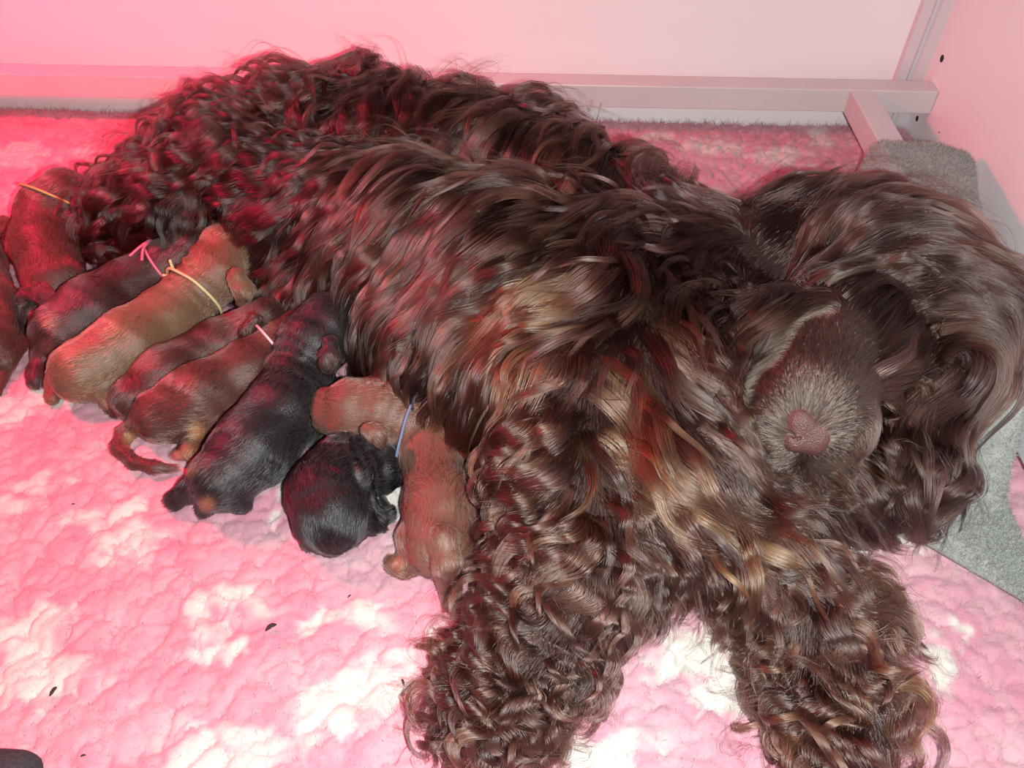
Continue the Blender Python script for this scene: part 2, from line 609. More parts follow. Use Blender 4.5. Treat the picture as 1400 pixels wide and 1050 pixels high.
# hind leg
DOG += chain((320, 240, .10, 72), (240, 280, .085, 50), (140, 300, .055, 34), k=.02)
# forelegs and paws
DOG += chain((770, 540, .115, 82), (785, 670, .090, 82), (790, 785, .072, 84), (725, 890, .056, 66), (675, 955, .046, 52), k=.02)
DOG += chain((675, 955, .046, 50), (638, 980, .040, 34), k=.012)
DOG += chain((675, 955, .046, 50), (705, 995, .038, 34), k=.012)
DOG += chain((930, 720, .075, 68), (1060, 780, .070, 66), (1125, 865, .060, 64), (1143, 970, .048, 62), (1143, 1010, .044, 56), k=.02)
# head
DOG += chain((1115, 345, .112, 70), (1195, 372, .122, 86), (1262, 378, .138, 66), k=.03)
DOG += chain((1175, 400, .120, 72), (1135, 480, .130, 74), (1110, 545, .132, 78), k=.02)
DOG += chain((1070, 575, .128, 48), (1145, 585, .128, 48), k=.012)      # lips
# ears
DOG += chain((1235, 385, .150, 45), (1330, 425, .140, 50), (1318, 500, .115, 42), (1250, 570, .080, 50), (1245, 640, .068, 48), k=.015)
DOG += chain((1115, 395, .140, 34), (1050, 455, .140, 44), (1005, 505, .125, 34), k=.012)
dog_f = lambda p: sdf(DOG, p)

allp = np.array([q for a, b, ra, rb, k in DOG for c, r in ((a, ra), (b, rb)) for q in (c-r, c+r)])
dv, df = surface_nets(dog_f, allp.min(0)-0.012, allp.max(0)+0.012, 0.006)
BROWN = np.array([0.0215, 0.0090, 0.0078])
dog = mesh_obj('dog', dv, df, M_SKIN, base=P(640, 420, 0.02), tint=np.tile(BROWN*1.1, (len(dv), 1)))
props(dog, 'long-haired chocolate brown spaniel lying on its side, head on the grey mat', 'dog')

# combing strokes: photo-pixel paths along which the coat lies; length (m), wave (m), turns, tan share, lift
ST = [
    ([(470, 110), (400, 150), (330, 190), (270, 240), (200, 290), (130, 315)], 0.069, 0.0072, 1.20, 0.00, 0.50),
    ([(360, 120), (250, 180), (170, 230), (90, 270)], 0.069, 0.0072, 1.20, 0.00, 0.50),
    ([(560, 110), (520, 180), (450, 260), (390, 340)], 0.078, 0.0068, 0.87, 0.00, 0.50),
    ([(480, 150), (420, 230), (360, 280), (300, 310)], 0.069, 0.0072, 1.20, 0.00, 0.50),
    ([(300, 260), (230, 300), (170, 340)], 0.056, 0.0072, 1.12, 0.00, 0.40),
    ([(640, 140), (600, 180), (540, 240), (480, 330), (430, 420)], 0.091, 0.0054, 0.74, 0.10, 0.50),
    ([(720, 160), (660, 240), (600, 310), (540, 390), (480, 460), (440, 500)], 0.091, 0.0054, 0.74, 0.10, 0.45),
    ([(800, 180), (760, 250), (690, 310), (640, 370), (570, 430), (520, 480)], 0.091, 0.0068, 0.74, 0.15, 0.45),
    ([(830, 260), (780, 330), (730, 370), (660, 410), (600, 460)], 0.085, 0.0081, 0.81, 0.15, 0.45),
    ([(425, 400), (415, 420)], .022, .002, .8, .0, .3),
    ([(480, 440), (470, 460)], .026, .003, .8, .0, .3),
    ([(540, 490), (525, 505)], .030, .003, .8, .1, .3),
    ([(600, 545), (590, 560)], .034, .004, .9, .3, .3),
    ([(690, 690), (680, 730)], .026, 0.0055, 1.01, .2, .5),
    ([(690, 790), (680, 830)], .024, 0.0055, 1.01, .2, .5),
    ([(870, 420), (815, 510), (790, 600), (800, 660)], .085, .006, .9, .3, .4),
    ([(720, 140), (745, 118)], 0.065, 0.0068, 0.62, 0.00, 1.00),
    ([(440, 105), (475, 80)], 0.065, 0.0081, 0.62, 0.00, 1.00),
    ([(590, 125), (615, 95)], 0.058, 0.0068, 0.62, 0.00, 1.00),
    ([(870, 250), (935, 215)], 0.065, 0.0068, 0.62, 0.00, 0.80),
    ([(1040, 260), (1075, 205)], 0.065, 0.0050, 0.80, 0.00, 0.90),
    ([(830, 400), (760, 420), (690, 450), (640, 500), (620, 560)], 0.098, 0.0068, 0.74, 0.75, 0.40),
    ([(800, 480), (730, 510), (660, 540), (610, 580)], 0.085, 0.0081, 0.81, 0.45, 0.40),
    ([(790, 560), (730, 600), (675, 650)], 0.040, 0.0070, 1.17, 0.25, 0.50),
    ([(790, 620), (720, 680), (680, 740)], 0.040, 0.0070, 1.17, 0.20, 0.50),
    ([(800, 700), (730, 770), (690, 840)], 0.050, 0.0077, 1.25, 0.20, 0.50),
    ([(880, 390), (850, 460), (840, 540), (850, 620), (880, 680), (930, 710)], 0.095, 0.0040, 1.00, 0.70, 0.35),
    ([(905, 400), (920, 500), (940, 600), (980, 690)], 0.124, 0.0054, 0.62, 0.30, 0.35),
    ([(960, 430), (970, 540), (1000, 650), (1030, 700)], 0.090, 0.0040, 1.00, 0.05, 0.35),
    ([(860, 660), (920, 700), (1000, 705)], 0.060, 0.0066, 1.09, 0.90, 0.40),
    ([(1020, 290), (940, 300), (880, 330), (850, 390)], 0.078, 0.0081, 0.74, 0.00, 0.50),
    ([(1010, 340), (960, 380), (920, 430)], 0.078, 0.0081, 0.74, 0.00, 0.50),
    ([(860, 640), (850, 740), (840, 830), (800, 900)], 0.030, 0.0022, 0.78, 0.05, 0.30),
    ([(900, 740), (890, 830), (870, 880)], 0.028, 0.0019, 0.78, 0.05, 0.30),
    ([(820, 800), (760, 870), (700, 940), (640, 1000)], 0.032, 0.0075, 1.48, 0.15, 0.60),
    ([(740, 830), (650, 880), (590, 920)], 0.034, 0.0075, 1.48, 0.15, 0.60),
    ([(700, 950), (720, 1040)], 0.032, 0.0075, 1.40, 0.15, 0.60),
    ([(650, 950), (590, 1010)], 0.032, 0.0075, 1.40, 0.10, 0.60),
    ([(800, 880), (790, 950), (770, 1000)], 0.026, 0.0065, 1.25, 0.10, 0.50),
    ([(920, 730), (1000, 760), (1090, 775), (1180, 800)], 0.055, 0.0066, 1.09, 0.25, 0.50),
    ([(960, 780), (930, 840), (890, 890)], 0.044, 0.0056, 1.01, 0.20, 0.40),
    ([(1020, 800), (1000, 860), (1010, 900)], 0.040, 0.0065, 1.09, 0.20, 0.50),
    ([(1150, 790), (1200, 860), (1230, 960), (1230, 1040)], 0.036, 0.0075, 1.40, 0.25, 0.60),
    ([(1090, 820), (1070, 900), (1050, 980), (1060, 1060)], 0.036, 0.0084, 1.48, 0.25, 0.60),
    ([(1140, 880), (1140, 960), (1150, 1060)], 0.034, 0.0084, 1.56, 0.30, 0.60),
    ([(1060, 350), (1120, 290), (1200, 262), (1290, 290), (1350, 350)], 0.091, 0.0030, 0.64, 0.05, 0.40),
    ([(1090, 385), (1150, 335), (1230, 315), (1300, 350), (1330, 400)], 0.091, 0.0030, 0.64, 0.05, 0.40),
    ([(1010, 300), (1080, 260), (1170, 235), (1260, 250), (1340, 310)], 0.085, 0.0040, 0.72, 0.00, 0.40),
    ([(1190, 460), (1240, 410), (1310, 385), (1375, 420), (1395, 490), (1330, 540), (1260, 560)], 0.098, 0.0030, 0.64, 0.05, 0.35),
    ([(1220, 490), (1290, 450), (1345, 470), (1330, 520)], 0.091, 0.0030, 0.64, 0.05, 0.35),
    ([(1260, 550), (1295, 610), (1290, 690)], 0.060, 0.0088, 1.25, 0.00, 0.50),
    ([(1205, 560), (1215, 640), (1250, 700)], 0.060, 0.0088, 1.25, 0.00, 0.50),
    ([(1125, 400), (1070, 440), (1030, 490), (1010, 530)], 0.065, 0.0070, 1.28, 0.10, 0.50),
    ([(1060, 370), (1010, 420), (960, 480), (945, 540)], 0.072, 0.0095, 0.99, 0.05, 0.50),
    ([(1050, 650), (1080, 700), (1140, 740)], 0.060, 0.0055, 1.01, 0.05, 0.40),
    ([(1120, 650), (1180, 720)], 0.060, 0.0055, 1.01, 0.00, 0.40),
    ([(1098, 560), (1105, 500), (1118, 440)], 0.012, 0.0000, 1.00, 0.20, 0.35),
    ([(1080, 560), (1040, 510)], 0.012, 0.0000, 1.00, 0.35, 0.40),
    ([(1070, 590), (1030, 570)], 0.012, 0.0000, 1.00, 0.35, 0.40),
    ([(1120, 560), (1155, 500)], 0.012, 0.0000, 1.00, 0.35, 0.40),
    ([(1135, 580), (1195, 545)], 0.012, 0.0000, 1.00, 0.35, 0.40),
    ([(1080, 620), (1050, 640)], .014, .0, 1.0, .35, .7),
    ([(1125, 620), (1170, 640)], .014, .0, 1.0, .35, .7),
    ([(1030, 600), (1000, 660)], 0.050, 0.0055, 0.94, 0.00, 0.40),
    ([(1195, 600), (1200, 680)], 0.050, 0.0066, 1.01, 0.00, 0.40),
]
sp, sd, sq = [], [], []
for pts, *par in ST:
    pts = np.array(pts, float)
    for a, b in zip(pts[:-1], pts[1:]):
        m = max(int(np.linalg.norm(b-a)/25), 1)
        for t in (np.arange(m)+0.5)/m:
            sp.append(a+(b-a)*t)
            sd.append((b-a)/np.linalg.norm(b-a))
            sq.append(par)
sp, sd, sq = np.array(sp), np.array(sd), np.array(sq)


def comb(p, soft=28.0):
    uv = project(p)
    D = ((uv[:, None]-sp[None])**2).sum(-1)
    W = 1.0/(D+soft**2)**2.5
    W /= W.sum(1, keepdims=True)
    d = W@sd
    d = unit(d)
    return d[:, :1]*RT-d[:, 1:]*UP, W@sq


def tangent(d, n):
    t = d-n*(d*n).sum(1, keepdims=True)
    return unit(t)


MUZ = P(1108, 545, 0.135)


def in_muzzle(p):
    uv = project(p)
    return (((uv[:, 0]-1110)/98)**2+((uv[:, 1]-560)/92)**2 < 1) | (((uv[:, 0]-1125)/72)**2+((uv[:, 1]-475)/60)**2 < 1)


def grow(f, roots, L, K, lift, clear, wander, grav=0.10):
    """lock paths that follow the combing field over the body"""
    p = roots.copy()
    n = grad(f, p)
    d, _ = comb(p)
    d = unit(tangent(d, n)+n*lift[:, None]+wander)
    path = [p.copy()]
    nrm = [n]
    for s in range(1, K):
        t = s/(K-1)
        p = p+d*(L/(K-1))[:, None]
        n = grad(f, p)
        sdv = f(p)
        want = clear*min(1, t*2.2)
        push = np.where(sdv < want, want-sdv, -np.minimum(0.25*(sdv-want), 0.002))
        p = p+n*push[:, None]
        p[:, 2] = np.maximum(p[:, 2], fleece_z(p[:, 0], p[:, 1])+0.001)
        q, _ = comb(p)
        q = tangent(q, n)
        near = np.exp(-np.maximum(sdv, 0)/0.03)[:, None]
        d = unit(0.62*d+0.38*near*unit(q+0.6*wander)+np.array([0, 0, -grav]))
        path.append(p.copy())
        nrm.append(n)
    return np.stack(path, 1), np.stack(nrm, 1)


def strands(path, nrm, m, width, amp, turns, tip=0.25, fr=0.15, ph=None):
    """m strands round every lock, waved together, gathered towards the tip"""
    N, K, _ = path.shape
    T = unit(np.gradient(path, axis=1))
    B = unit(np.cross(T, nrm))
    U = np.cross(B, T)
    s = np.linspace(0, 1, K)[None, :]
    hand = np.where(np.sin(ph*2.0) > 0, 1, -1)
    a = amp[:, None]*np.minimum(1, s*1.8)
    ang = ph+hand*2*math.pi*turns[:, None]*s**0.85
    cen = path+(a*(np.cos(ang)-np.cos(ph)*(1-s)))[..., None]*B+(a*0.7*(np.sin(ang)+0.6))[..., None]*U
    out = np.empty((N, m, K, 3))
    w = width[:, None]*(1-(1-tip)*s**0.8)
    for j in range(m):
        r = np.sqrt(rng.random((N, 1)))
        th = rng.uniform(0, 2*math.pi, (N, 1))
        ob, ou = r*np.cos(th), r*np.sin(th)*0.55
        jit = fr*width[:, None]
        wob = ang+rng.normal(0, 0.35, (N, 1))
        fly = jit*s*(rng.normal(0, 1, (N, 1))+np.sin(wob*1.3)*0.6)
        q = cen+(w*ob+fly)[..., None]*B+(w*ou*np.minimum(1, 0.3+s*3)+np.abs(fly)*0.6)[..., None]*U
        # shorten some strands
        cut = rng.uniform(0.72, 1.0, (N, 1))
        x = np.linspace(0, 1, K)[None, :]*cut*(K-1)
        i0 = np.minimum(x.astype(int), K-2)
        fx = (x-i0)[..., None]
        ar = np.arange(N)[:, None]
        out[:, j] = q[ar, i0]*(1-fx)+q[ar, i0+1]*fx
    return out


def dog_roots(count):
    p = sample_mesh(dv, df, count)
    n = grad(dog_f, p)
    ok = (n[:, 2] > -0.45) & (p[:, 2] > 0.018)
    return p[ok], n[ok]




def flow(p, sc, seed):
    """smooth random vector field, so that neighbouring locks stray together"""
    g = np.random.default_rng(seed)
    out = np.zeros((len(p), 3))
    for _ in range(7):
        k = g.normal(size=(3, 3))/sc
        out += np.sin(p@k+g.uniform(0, 6.28, 3))
    return out/2.6


def tuft(name, count, m, K, wid, tip, clear, rad0, lenf, fr, wand, label=None):
    p, n = dog_roots(count*2)
    _, q = comb(p)
    ok = rng.random(len(p)) < np.clip(0.031/q[:, 0], 0.35, 1.0)
    p, n, q = p[ok], n[ok], q[ok]
    uv = project(p)
    skip = (in_muzzle(p) & (((p-MUZ)**2).sum(1) < 0.09**2)) | (((uv[:, 0]-368)/32)**2+((uv[:, 1]-322)/24)**2 < 1)
    p, n, q = p[~skip], n[~skip], q[~skip]
    N = len(p)
    L = q[:, 0]*lenf*rng.uniform(0.65, 1.25, N)
    stray = wand*flow(p, 0.035, 11)+rng.normal(0, 0.10, (N, 3))
    path, nrm = grow(dog_f, p, L, K, q[:, 4]*rng.uniform(0.4, 1.5, N), rng.uniform(*clear, N), stray)
    ph = 3.0*flow(p, 0.05, 12)[:, :1]+rng.normal(0, 0.6, (N, 1))
    wd = rng.uniform(*wid, N)
    st3 = strands(path, nrm, m, wd, q[:, 1]*rng.uniform(0.6, 1.5, N), q[:, 2]*rng.uniform(0.7, 1.3, N), tip, fr, ph)
    lockcol = BROWN*np.exp(rng.normal(0, 0.35, (N, 1)))
    tanc = np.array([0.17, 0.074, 0.030])
    tw = (q[:, 3]*rng.uniform(0, 1.0, N)*(rng.random(N) < 0.7))[:, None]
    lockcol = lockcol*(1-tw)+tanc*tw
    tc = np.repeat(lockcol, m, 0)*rng.uniform(0.7, 1.4, (N*m, 1))
    pts = st3.reshape(N*m, K, 3)
    pts[..., 0] = np.minimum(pts[..., 0], WALL_X-0.001)
    pts[..., 2] = np.maximum(pts[..., 2], 0.019)
    rad = rad0*(1-0.8*np.linspace(0, 1, K)[None, :]**1.5)*rng.uniform(0.8, 1.2, (N*m, 1))
    o = hair_obj(name, pts, rad, tc, M_COAT, dog)
    if label:
        o['label'] = label


tuft('coat', 1500, 84, 16, (0.009, 0.019), 0.32, (0.001, 0.012), 0.00020, 1.15, 0.10, 0.45, 'long wavy brown coat with tan ends on the chest')
tuft('locks', 3300, 36, 16, (0.004, 0.010), 0.20, (0.004, 0.018), 0.00019, 1.0, 0.20, 0.45, 'loose curling locks of the coat')
tuft('stray_hair', 2600, 4, 14, (0.002, 0.006), 0.6, (0.010, 0.030), 0.00010, 1.1, 0.5, 0.6)

# dense short under-coat
p, n = dog_roots(120000)
_, q = comb(p)
muz = in_muzzle(p) & (((p-MUZ)**2).sum(1) < 0.078**2)
N = len(p)
L = np.where(muz, 0.010, 0.028)*rng.uniform(0.7, 1.3, N)
path, nrm = grow(dog_f, p, L, 6, np.where(muz, 0.45, 0.5)*rng.uniform(0.5, 1.5, N), np.where(muz, 0.001, 0.004)*rng.uniform(.5, 1.5, N), rng.normal(0, 0.2, (N, 3)), 0.03)
col = np.where(muz[:, None], np.array([0.060, 0.036, 0.028]), BROWN)*rng.uniform(0.7, 1.4, (N, 1))
hair_obj('undercoat', path, 0.00017*(1-0.8*np.linspace(0, 1, 6)[None, :])*np.ones((N, 1)), col, M_COAT, dog)
# extra fine muzzle hair
p = sample_mesh(dv, df, 500000)
p = p[in_muzzle(p) & (((p-MUZ)**2).sum(1) < 0.08**2)][:26000]
N = len(p)
path, nrm = grow(dog_f, p, 0.0085*rng.uniform(0.7, 1.3, N), 5, 0.42*rng.uniform(0.5, 1.5, N), 0.001*np.ones(N), rng.normal(0, 0.15, (N, 3)), 0.0)
col = np.array([0.075, 0.046, 0.036])*rng.uniform(0.6, 1.5, (N, 1))
hair_obj('muzzle_hair', path, 0.00010*(1-0.8*np.linspace(0, 1, 5)[None, :])*np.ones((N, 1)), col, M_COAT, dog)['label'] = 'short grey-brown hair on the muzzle'

# nose leather with nostrils, set into the end of the muzzle
def hit(f, px, py, z0=0.30):
    o = P(px, py, z0)
    d = unit(o-CAM)
    for _ in range(60):
        o = o+d*f(o[None])[0]*0.8
    return o, d


def nb(px, py, r, deep):
    o, d = hit(dog_f, px, py)
    c = o+d*deep
    return c, r*float((c-CAM)@FW)/FPX


def seg(a, b, k):
    return (a[0], b[0], a[1], b[1], k)


NZ = [seg(nb(1094, 574, 19, .006), nb(1118, 592, 20, .007), .006), seg(nb(1094, 574, 19, .006), nb(1086, 602, 13, .003), .005),
      seg(nb(1086, 602, 13, .003), nb(1112, 606, 17, .006), .006)]
nos = [seg(nb(1071, 588, 3.2, -.001), nb(1092, 599, 3.6, -.002), 0.003), seg(nb(1122, 616, 4.5, .001), nb(1138, 604, 4.5, .001), 0.003)]


def nose_f(p):
    d = sdf(NZ, p)
    for g in nos:
        d = np.maximum(d, -sdf([g], p))
    return d


allp = np.array([q for a, b, ra, rb, k in NZ for c, r in ((a, ra), (b, rb)) for q in (c-r, c+r)])
nv, nf = surface_nets(nose_f, allp.min(0)-0.004, allp.max(0)+0.004, 0.0012)
mesh_obj('nose', nv, nf, M_NOSE, dog)['label'] = 'reddish brown nose'

# bare skin and teat showing where the belly hair parts
ctr, d = hit(dog_f, 358, 320)
tv, tf = surface_nets(lambda p: sdf([(ctr+d*0.003, ctr-d*0.004, 0.0055, 0.0035, .004)], p), ctr-0.014, ctr+0.014, 0.0008)
mesh_obj('teat', tv, tf, surf_mat('teat_skin', (0.42, 0.17, 0.17), 0.5, noise=0.1, scale=400, bump=0.3, bscale=800), dog)['label'] = 'pink teat on the bare belly skin'

# ------------------------------------------------------------------ the puppies


def ground(px, py, r, lift=0.0):
    z = 0.03
    for _ in range(4):
        c, q = S(px, py, z, r)
        z = float(fleece_z(c[0], c[1]))-0.0015+0.95*q+lift
    return z


def G(px, py, r, lift=0.0):
    return (px, py, ground(px, py, r, lift), r)


def spots(p, base, marks):
    uv = project(p)
    c = np.tile(np.array(base, float), (len(p), 1))
    for px, py, rr, col in marks:
        w = np.clip(1.3-np.hypot(uv[:, 0]-px, uv[:, 1]-py)/rr, 0, 1)[:, None]
        c = c*(1-w)+np.array(col)*w
    return c


def puppy(label, base, spine, extra, marks=(), folds=None, hairs=26000, beside=()):
    """spine runs from head to rump; extra are chains for muzzle, ears, legs and tail"""
    pr = chain(*spine, k=.010)
    for e in extra:
        pr += chain(*e, k=.005)
    nk = None
    if folds:
        a, b = P(*folds[0]), P(*folds[1])
        nk = (a+b)/2, unit(b-a), np.linalg.norm(b-a)

    def f(p):
        d = sdf(pr, p)
        if nk is not None:
            t = (p-nk[0])@nk[1]
            d = d-0.0007*np.exp(-(t/(nk[2]*0.7))**2)*np.sin(t*2*math.pi/0.011+2.5*np.sin(p[:, 0]*90+p[:, 1]*60))
        d = d-0.0006*np.sin(p[:, 0]*170+2*np.sin(p[:, 1]*110))*np.sin(p[:, 1]*150+p[:, 2]*120)
        for g in beside:                    # flattened where it presses on a neighbour
            d = np.maximum(d, 0.0006-g(p))
        return d
    q = np.array([q for a, b, ra, rb, k in pr for c, r in ((a, ra), (b, rb)) for q in (c-r, c+r)])
    v, fc = surface_nets(f, q.min(0)-0.006, q.max(0)+0.006, 0.0028)
    v[:, 2] = np.maximum(v[:, 2], fleece_z(v[:, 0], v[:, 1])+0.0002)
    c0 = v.mean(0)
    o = mesh_obj('puppy', v, fc, M_PUP, base=(c0[0], c0[1], v[:, 2].min()), tint=spots(v, base, marks))
    props(o, label, 'puppy', 'litter of puppies feeding at the dog')
    # short sleek coat lying from head to tail
    p = sample_mesh(v, fc, hairs)
    n = grad(f, p)
    ok = (n[:, 2] > -0.5) & (p[:, 2] > 0.018)
    p, n = p[ok], n[ok]
    best = np.full(len(p), 9.0)
    d = np.zeros_like(p)
    for a, b, ra, rb, k in pr:
        ba = b-a
        h = np.clip(((p-a)@ba)/max(ba@ba, 1e-12), 0, 1)
        e = np.linalg.norm(p-a-h[:, None]*ba, axis=1)-(ra+(rb-ra)*h)
        m = e < best
        best = np.where(m, e, best)
        d[m] = unit(ba)
    d = unit(tangent(d+0.35*flow(p, 0.012, 5), n)+0.14*n+rng.normal(0, 0.10, p.shape))
    L = 0.0048*rng.uniform(0.7, 1.3, len(p))
    s = np.linspace(0, 1, 4)[None, :, None]
    pts = p[:, None]+L[:, None, None]*s*(d[:, None]-0.10*s*n[:, None])
    tc = spots(p, base, marks)*rng.uniform(0.75, 1.3, (len(p), 1))
    hair_obj('short_coat', pts, 0.00014*(1-0.7*np.linspace(0, 1, 4)[None, :])*np.ones((len(p), 1)), tc, M_PUPHAIR, o)
    return o, f


def collar(pup, f, at, toward, mat, r=0.0012, off=0.0038, label=None, tails=()):
    """thin cord round the neck: a ring on the surface in the plane across the neck"""
    c, ax = P(*at), unit(P(*toward)-P(*at))
    u1 = unit(np.cross(ax, [0.1, 0.2, 0.97]))
    u2 = np.cross(ax, u1)
    a = np.linspace(0, 2*math.pi, 48, endpoint=False)
    d = np.cos(a)[:, None]*u1+np.sin(a)[:, None]*u2
    t = np.zeros(48)
    for _ in range(40):
        t += np.clip(off-f(c+d*t[:, None]), -0.004, 0.004)*0.7
    ring = c+d*t[:, None]
    ring[:, 2] = np.maximum(ring[:, 2], 0.018)
    V, F = tube_geo(ring, r, 6, True)
    V, F = [V], [tuple(x) for x in F]
    for tl in tails:
        # first entry: where on the ring the end is tied; the others: photo pixel and height above that point
        k0 = ring[np.argmin(((project(ring)-np.array(tl[0]))**2).sum(1)+1e6*(ring[:, 2] < c[2]))]
        path = smooth_path([k0]+[P(x, y, k0[2]+dz) for x, y, dz in tl[1:]], 14)
        v2, f2 = tube_geo(path, r, 6)
        o_ = sum(len(x) for x in V)
        V.append(v2)
        F += [tuple(i+o_ for i in x) for x in f2]
    o = mesh_obj('collar', np.concatenate(V), F, mat, pup)
    o['label'] = label


cord = lambda name, c: surf_mat(name, c, 0.6, noise=0.08, scale=500, bump=0.3, bscale=1500)
TAN = (0.30, 0.14, 0.06)
PINKSKIN = (0.45, 0.17, 0.13)

p9, f9 = puppy('brown puppy wearing a blue cord, tail pointing to the dog\'s paw', (0.125, 0.054, 0.038),
      [(482, 560, .066, 42), (520, 560, .064, 42), (565, 575, .056, 34), G(590, 625, 40), G(602, 690, 48), G(604, 745, 48)],
      [[(482, 560, .066, 38), (455, 562, .060, 32), (446, 556, .058, 28)], [(500, 586, .084, 9), (516, 594, .080, 13), (520, 606, .070, 10)],
       [(607, 735, .070, 20), (611, 770, .062, 19), G(614, 800, 15, .006), G(619, 825, 12), G(632, 848, 7)],
       [G(573, 735, 32), G(570, 760, 26), G(552, 776, 14), G(538, 772, 10)], [G(538, 772, 9), G(533, 764, 5)], [G(540, 776, 9), G(531, 774, 5)], [G(634, 735, 32), G(640, 765, 24), G(648, 782, 12)]],
      [(540, 770, 12, (0.30, 0.12, 0.08)), (616, 820, 30, (0.11, 0.05, 0.035))],
      ((520, 560, .064), (565, 575, .056)))
collar(p9, f9, (566, 574, .057), (600, 584, .055), cord('blue_cord', (0.13, 0.18, 0.30)), label='blue cord collar')

p7, f7 = puppy('glossy black puppy stretched out with a brown ear flap and a thick tail', (0.012, 0.009, 0.010),
      [(452, 440, .078, 42), (428, 470, .070, 44), (408, 515, .056, 42), G(392, 560, 52, .004), G(350, 610, 54, .004), G(305, 655, 46)],
      [[(452, 438, .080, 38), (482, 428, .080, 26), (498, 424, .076, 16)], [(452, 470, .098, 12), (452, 488, .092, 13), (447, 504, .084, 10)],
       [G(288, 652, 24, .008), G(262, 669, 17, .006), G(240, 684, 15, .003)], [G(300, 672, 30), G(284, 690, 14), G(280, 698, 10)],
       [G(318, 660, 30), G(330, 690, 14)], [G(415, 575, 26), G(432, 600, 14)]],
      [(284, 690, 12, (0.26, 0.12, 0.06)), (450, 492, 17, (0.06, 0.032, 0.028)), (262, 640, 10, (0.10, 0.045, 0.025))],
      ((428, 470, .070), (408, 515, .056)), beside=(f9,))

p8, f8 = puppy('black puppy curled up under the head of a brown puppy', (0.011, 0.009, 0.010),
      [G(520, 640, 36), G(475, 640, 46), G(448, 675, 52, .002), G(455, 706, 48), G(478, 705, 36)],
      [[G(520, 640, 34), G(548, 640, 18)], [G(430, 722, 20), G(425, 740, 12), G(450, 748, 9), G(478, 738, 7)],
       [G(480, 700, 32), G(512, 712, 18, .004), G(528, 702, 11, .008), G(524, 692, 9, .010)], [(512, 628, .062, 10), (498, 645, .066, 12), (492, 660, .062, 9)]],
      [], ((520, 640, .035), (475, 650, .04)), beside=(f9, f7,))

p6, f6 = puppy('brown puppy with tan hind legs wearing a white cord, tail trailing on the fleece', (0.072, 0.026, 0.020),
      [(408, 452, .062, 28), (386, 474, .056, 32), G(345, 508, 42, .004), G(275, 543, 45, .004), G(222, 568, 39, .004)],
      [[G(196, 576, 20), G(172, 592, 11), G(163, 612, 10, .002), G(182, 632, 9, .003), G(210, 640, 8, .003), G(238, 640, 6, .002)],
       [G(238, 576, 28), G(262, 596, 17), G(258, 618, 11, .002), G(244, 622, 9, .002)], [G(330, 545, 24), G(305, 578, 14), G(292, 588, 10)]],
      [(178, 600, 11, TAN), (270, 590, 13, TAN), (262, 618, 14, (0.22, 0.09, 0.05)), (242, 626, 11, PINKSKIN), (228, 612, 8, PINKSKIN)], beside=(f7,))
collar(p6, f6, (380, 480, .056), (350, 503, .05), cord('white_cord', (0.75, 0.6, 0.58)), label='white cord collar')

p4, f4 = puppy('tan puppy wearing a yellow-green cord with its ends sticking up', (0.155, 0.080, 0.048),
      [(312, 342, .072, 38), (298, 372, .064, 40), (262, 405, .054, 36), G(232, 435, 42), G(178, 470, 46), G(115, 508, 44)],
      [[(312, 340, .075, 34), (345, 335, .075, 22)], [(322, 378, .086, 12), (334, 398, .076, 13), (330, 412, .066, 9)],
       [G(92, 502, 22), G(78, 525, 14), G(72, 545, 10)], [G(130, 520, 30), G(160, 540, 18), G(152, 552, 12)],
       [G(245, 450, 22), G(262, 470, 14)]],
      [(160, 548, 16, PINKSKIN), (75, 535, 14, (0.10, 0.045, 0.03)), (300, 345, 40, (0.15, 0.066, 0.04))],
      ((298, 372, .064), (262, 405, .054)))
collar(p4, f4, (266, 402, .055), (240, 428, .05), cord('yellow_green_cord', (0.70, 0.60, 0.30)), label='yellow-green cord collar with upright ends', r=0.0014,
       tails=[[(240, 384), (240, 378, .010), (237, 369, .019), (232, 355, .028)], [(240, 384), (237, 380, .008), (231, 378, .012), (222, 376, .014)]])

p5, f5 = puppy('dark brown puppy without a collar squeezed behind a larger brown one', (0.048, 0.019, 0.016),
      [(365, 430, .060, 24), (345, 448, .052, 28), G(300, 472, 34), G(230, 510, 37), G(185, 545, 32)],
      [[G(172, 548, 16), G(160, 562, 9), G(146, 559, 6)], [(350, 436, .075, 9), (340, 452, .066, 10), (338, 462, .058, 7)]], beside=(f4, f6,))

p3, f3 = puppy('dark brown puppy wearing a pink cord, its tail curled into a loop', (0.040, 0.016, 0.016),
      [(262, 335, .070, 26), (228, 362, .055, 32), G(180, 392, 38), G(128, 422, 42), G(85, 452, 40)],
      [[G(82, 428, 18, .02), (58, 402, .055, 12), (34, 406, .05, 10), (22, 430, .04, 9), (26, 470, .03, 8)],
       [G(75, 455, 26), G(62, 485, 16), G(50, 512, 12), G(48, 522, 11)], [G(185, 410, 22), G(205, 440, 13)]],
      [(70, 440, 13, (0.16, 0.07, 0.05)), (64, 475, 12, (0.13, 0.05, 0.04))], beside=(f4,))
collar(p3, f3, (222, 366, .056), (200, 380, .05), cord('pink_cord', (0.80, 0.20, 0.32)), label='pink cord collar with loose ends', off=0.0006,
       tails=[[(214, 326), (206, 328, .012), (192, 337, .018), (177, 350, .017)], [(214, 326), (206, 330, .013), (196, 340, .018), (194, 356, .015)]])

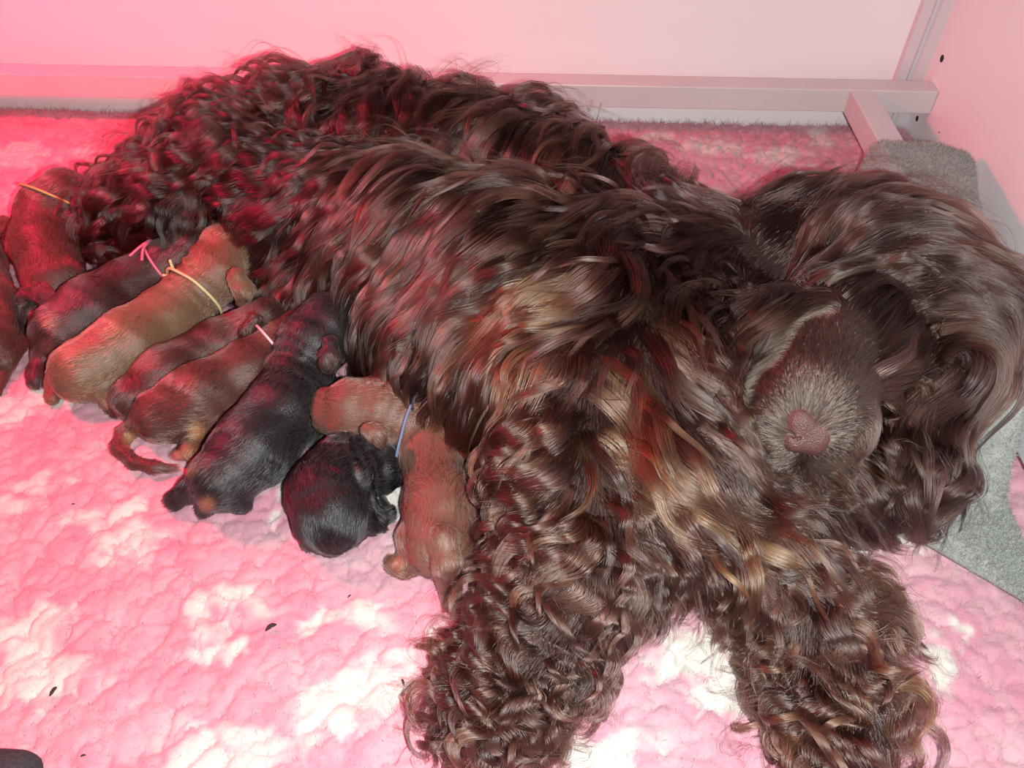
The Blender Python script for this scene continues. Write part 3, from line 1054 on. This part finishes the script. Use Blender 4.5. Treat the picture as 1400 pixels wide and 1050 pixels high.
p2, f2 = puppy('brown puppy wearing a yellow cord, climbing against the dog\'s hind leg', (0.075, 0.026, 0.022),
      [(88, 262, .082, 32), (66, 290, .066, 38), (62, 335, .050, 42), (76, 385, .042, 40)],
      [[(36, 300, .055, 18), (14, 330, .035, 11), (8, 352, .03, 9)], [G(70, 400, 26), G(48, 440, 14)]], beside=(f3,))
collar(p2, f2, (78, 274, .074), (66, 300, .062), cord('yellow_cord', (0.62, 0.45, 0.14)), label='yellow cord collar')

# cut by the picture's edge
p1, f1 = puppy('reddish brown puppy lying half behind the others at the far end of the row', (0.085, 0.028, 0.022),
      [G(-40, 300, 28), G(-35, 360, 36), G(-20, 420, 40), G(-15, 470, 36)],
      [[G(0, 455, 24), G(22, 470, 14), G(8, 500, 10), G(-6, 535, 10)], [G(-30, 320, 20), G(4, 310, 14), G(8, 340, 9)]], beside=(f2, f3,))

# the dog's soft belly is dented where the puppies' heads press into it, and her underside lies on the fleece
def dented(p):
    d = dog_f(p)
    for q, g in ((p1, f1), (p2, f2), (p3, f3), (p4, f4), (p5, f5), (p6, f6), (p7, f7), (p8, f8), (p9, f9)):
        co = np.array([v.co for v in q.data.vertices])+np.array(q['_base'])
        lo, hi = co.min(0)-0.01, co.max(0)+0.01
        m = ((p > lo) & (p < hi)).all(1) & (d < 0.02)
        if m.any():
            d[m] = np.maximum(d[m], 0.0002-g(p[m]))
    return d


allp = np.array([q for a, b, ra, rb, k in DOG for c, r in ((a, ra), (b, rb)) for q in (c-r, c+r)])
dv, df = surface_nets(dented, allp.min(0)-0.012, allp.max(0)+0.012, 0.005)
dv[:, 2] = np.maximum(dv[:, 2], fleece_z(dv[:, 0], dv[:, 1])-0.001)
dent = mesh_obj('dog_dented', dv, df, M_SKIN, base=dog['_base'], tint=np.tile(BROWN*1.1, (len(dv), 1)))
flat_mesh, dog.data = dog.data, dent.data
bpy.data.objects.remove(dent, do_unlink=True)
bpy.data.meshes.remove(flat_mesh)
dog.data.name = 'dog'

# ------------------------------------------------------------------ odds and ends on the fleece
M_CRUMB = surf_mat('dark_crumb', (0.03, 0.018, 0.014), 0.8, noise=0.3, scale=900)
for j, (px, py, ln, an) in enumerate(((372, 861, .0040, .6), (72, 945, .0032, 1.2), (552, 937, .0022, 2.0), (117, 1036, .0016, .3), (102, 692, .0014, .2), (478, 816, .0014, .9))):
    c = P(px, py, 0.024)
    c[2] = fleece_z(c[0], c[1])+0.0022
    d = np.array([math.cos(an), math.sin(an), 0.1])*ln
    V, F = tube_geo(smooth_path([c-d, c+[0, ln*0.25, ln*0.2], c+d], 7), np.array([.3, .7, 1, .9, 1, .7, .3])*ln*0.36, 7)
    o = mesh_obj('crumb', V, F, M_CRUMB, base=c)
    if j == 0:
        props(o, 'curved dark brown crumb, largest of those on the open fleece', 'crumb', 'crumbs on the fleece')
    else:
        props(o, ('short dark crumb on a white patch of the open fleece', 'small dark crumb on the fleece beside the dog\'s hairy paw',
                  'tiny dark speck on the pink fleece')[min(j-1, 2)], 'crumb', 'crumbs on the fleece')

# dark padded corner that reaches into the near left corner of the box
c = P(-152, 1172, 0.042)
V, F = surface_nets(lambda p: np.linalg.norm(np.maximum(np.abs(p-c)-np.array([0.050, 0.044, 0.002]), 0), axis=1)-0.012, c-0.075, c+0.075, 0.004)
o = mesh_obj('cushion', V, F, surf_mat('dark_fabric', (0.035, 0.03, 0.035), 0.9, noise=0.3, scale=400, bump=0.6, bscale=900), base=(c[0], c[1], V[:, 2].min()))
props(o, 'dark grey fabric corner lying on the near edge of the fleece', 'cushion')
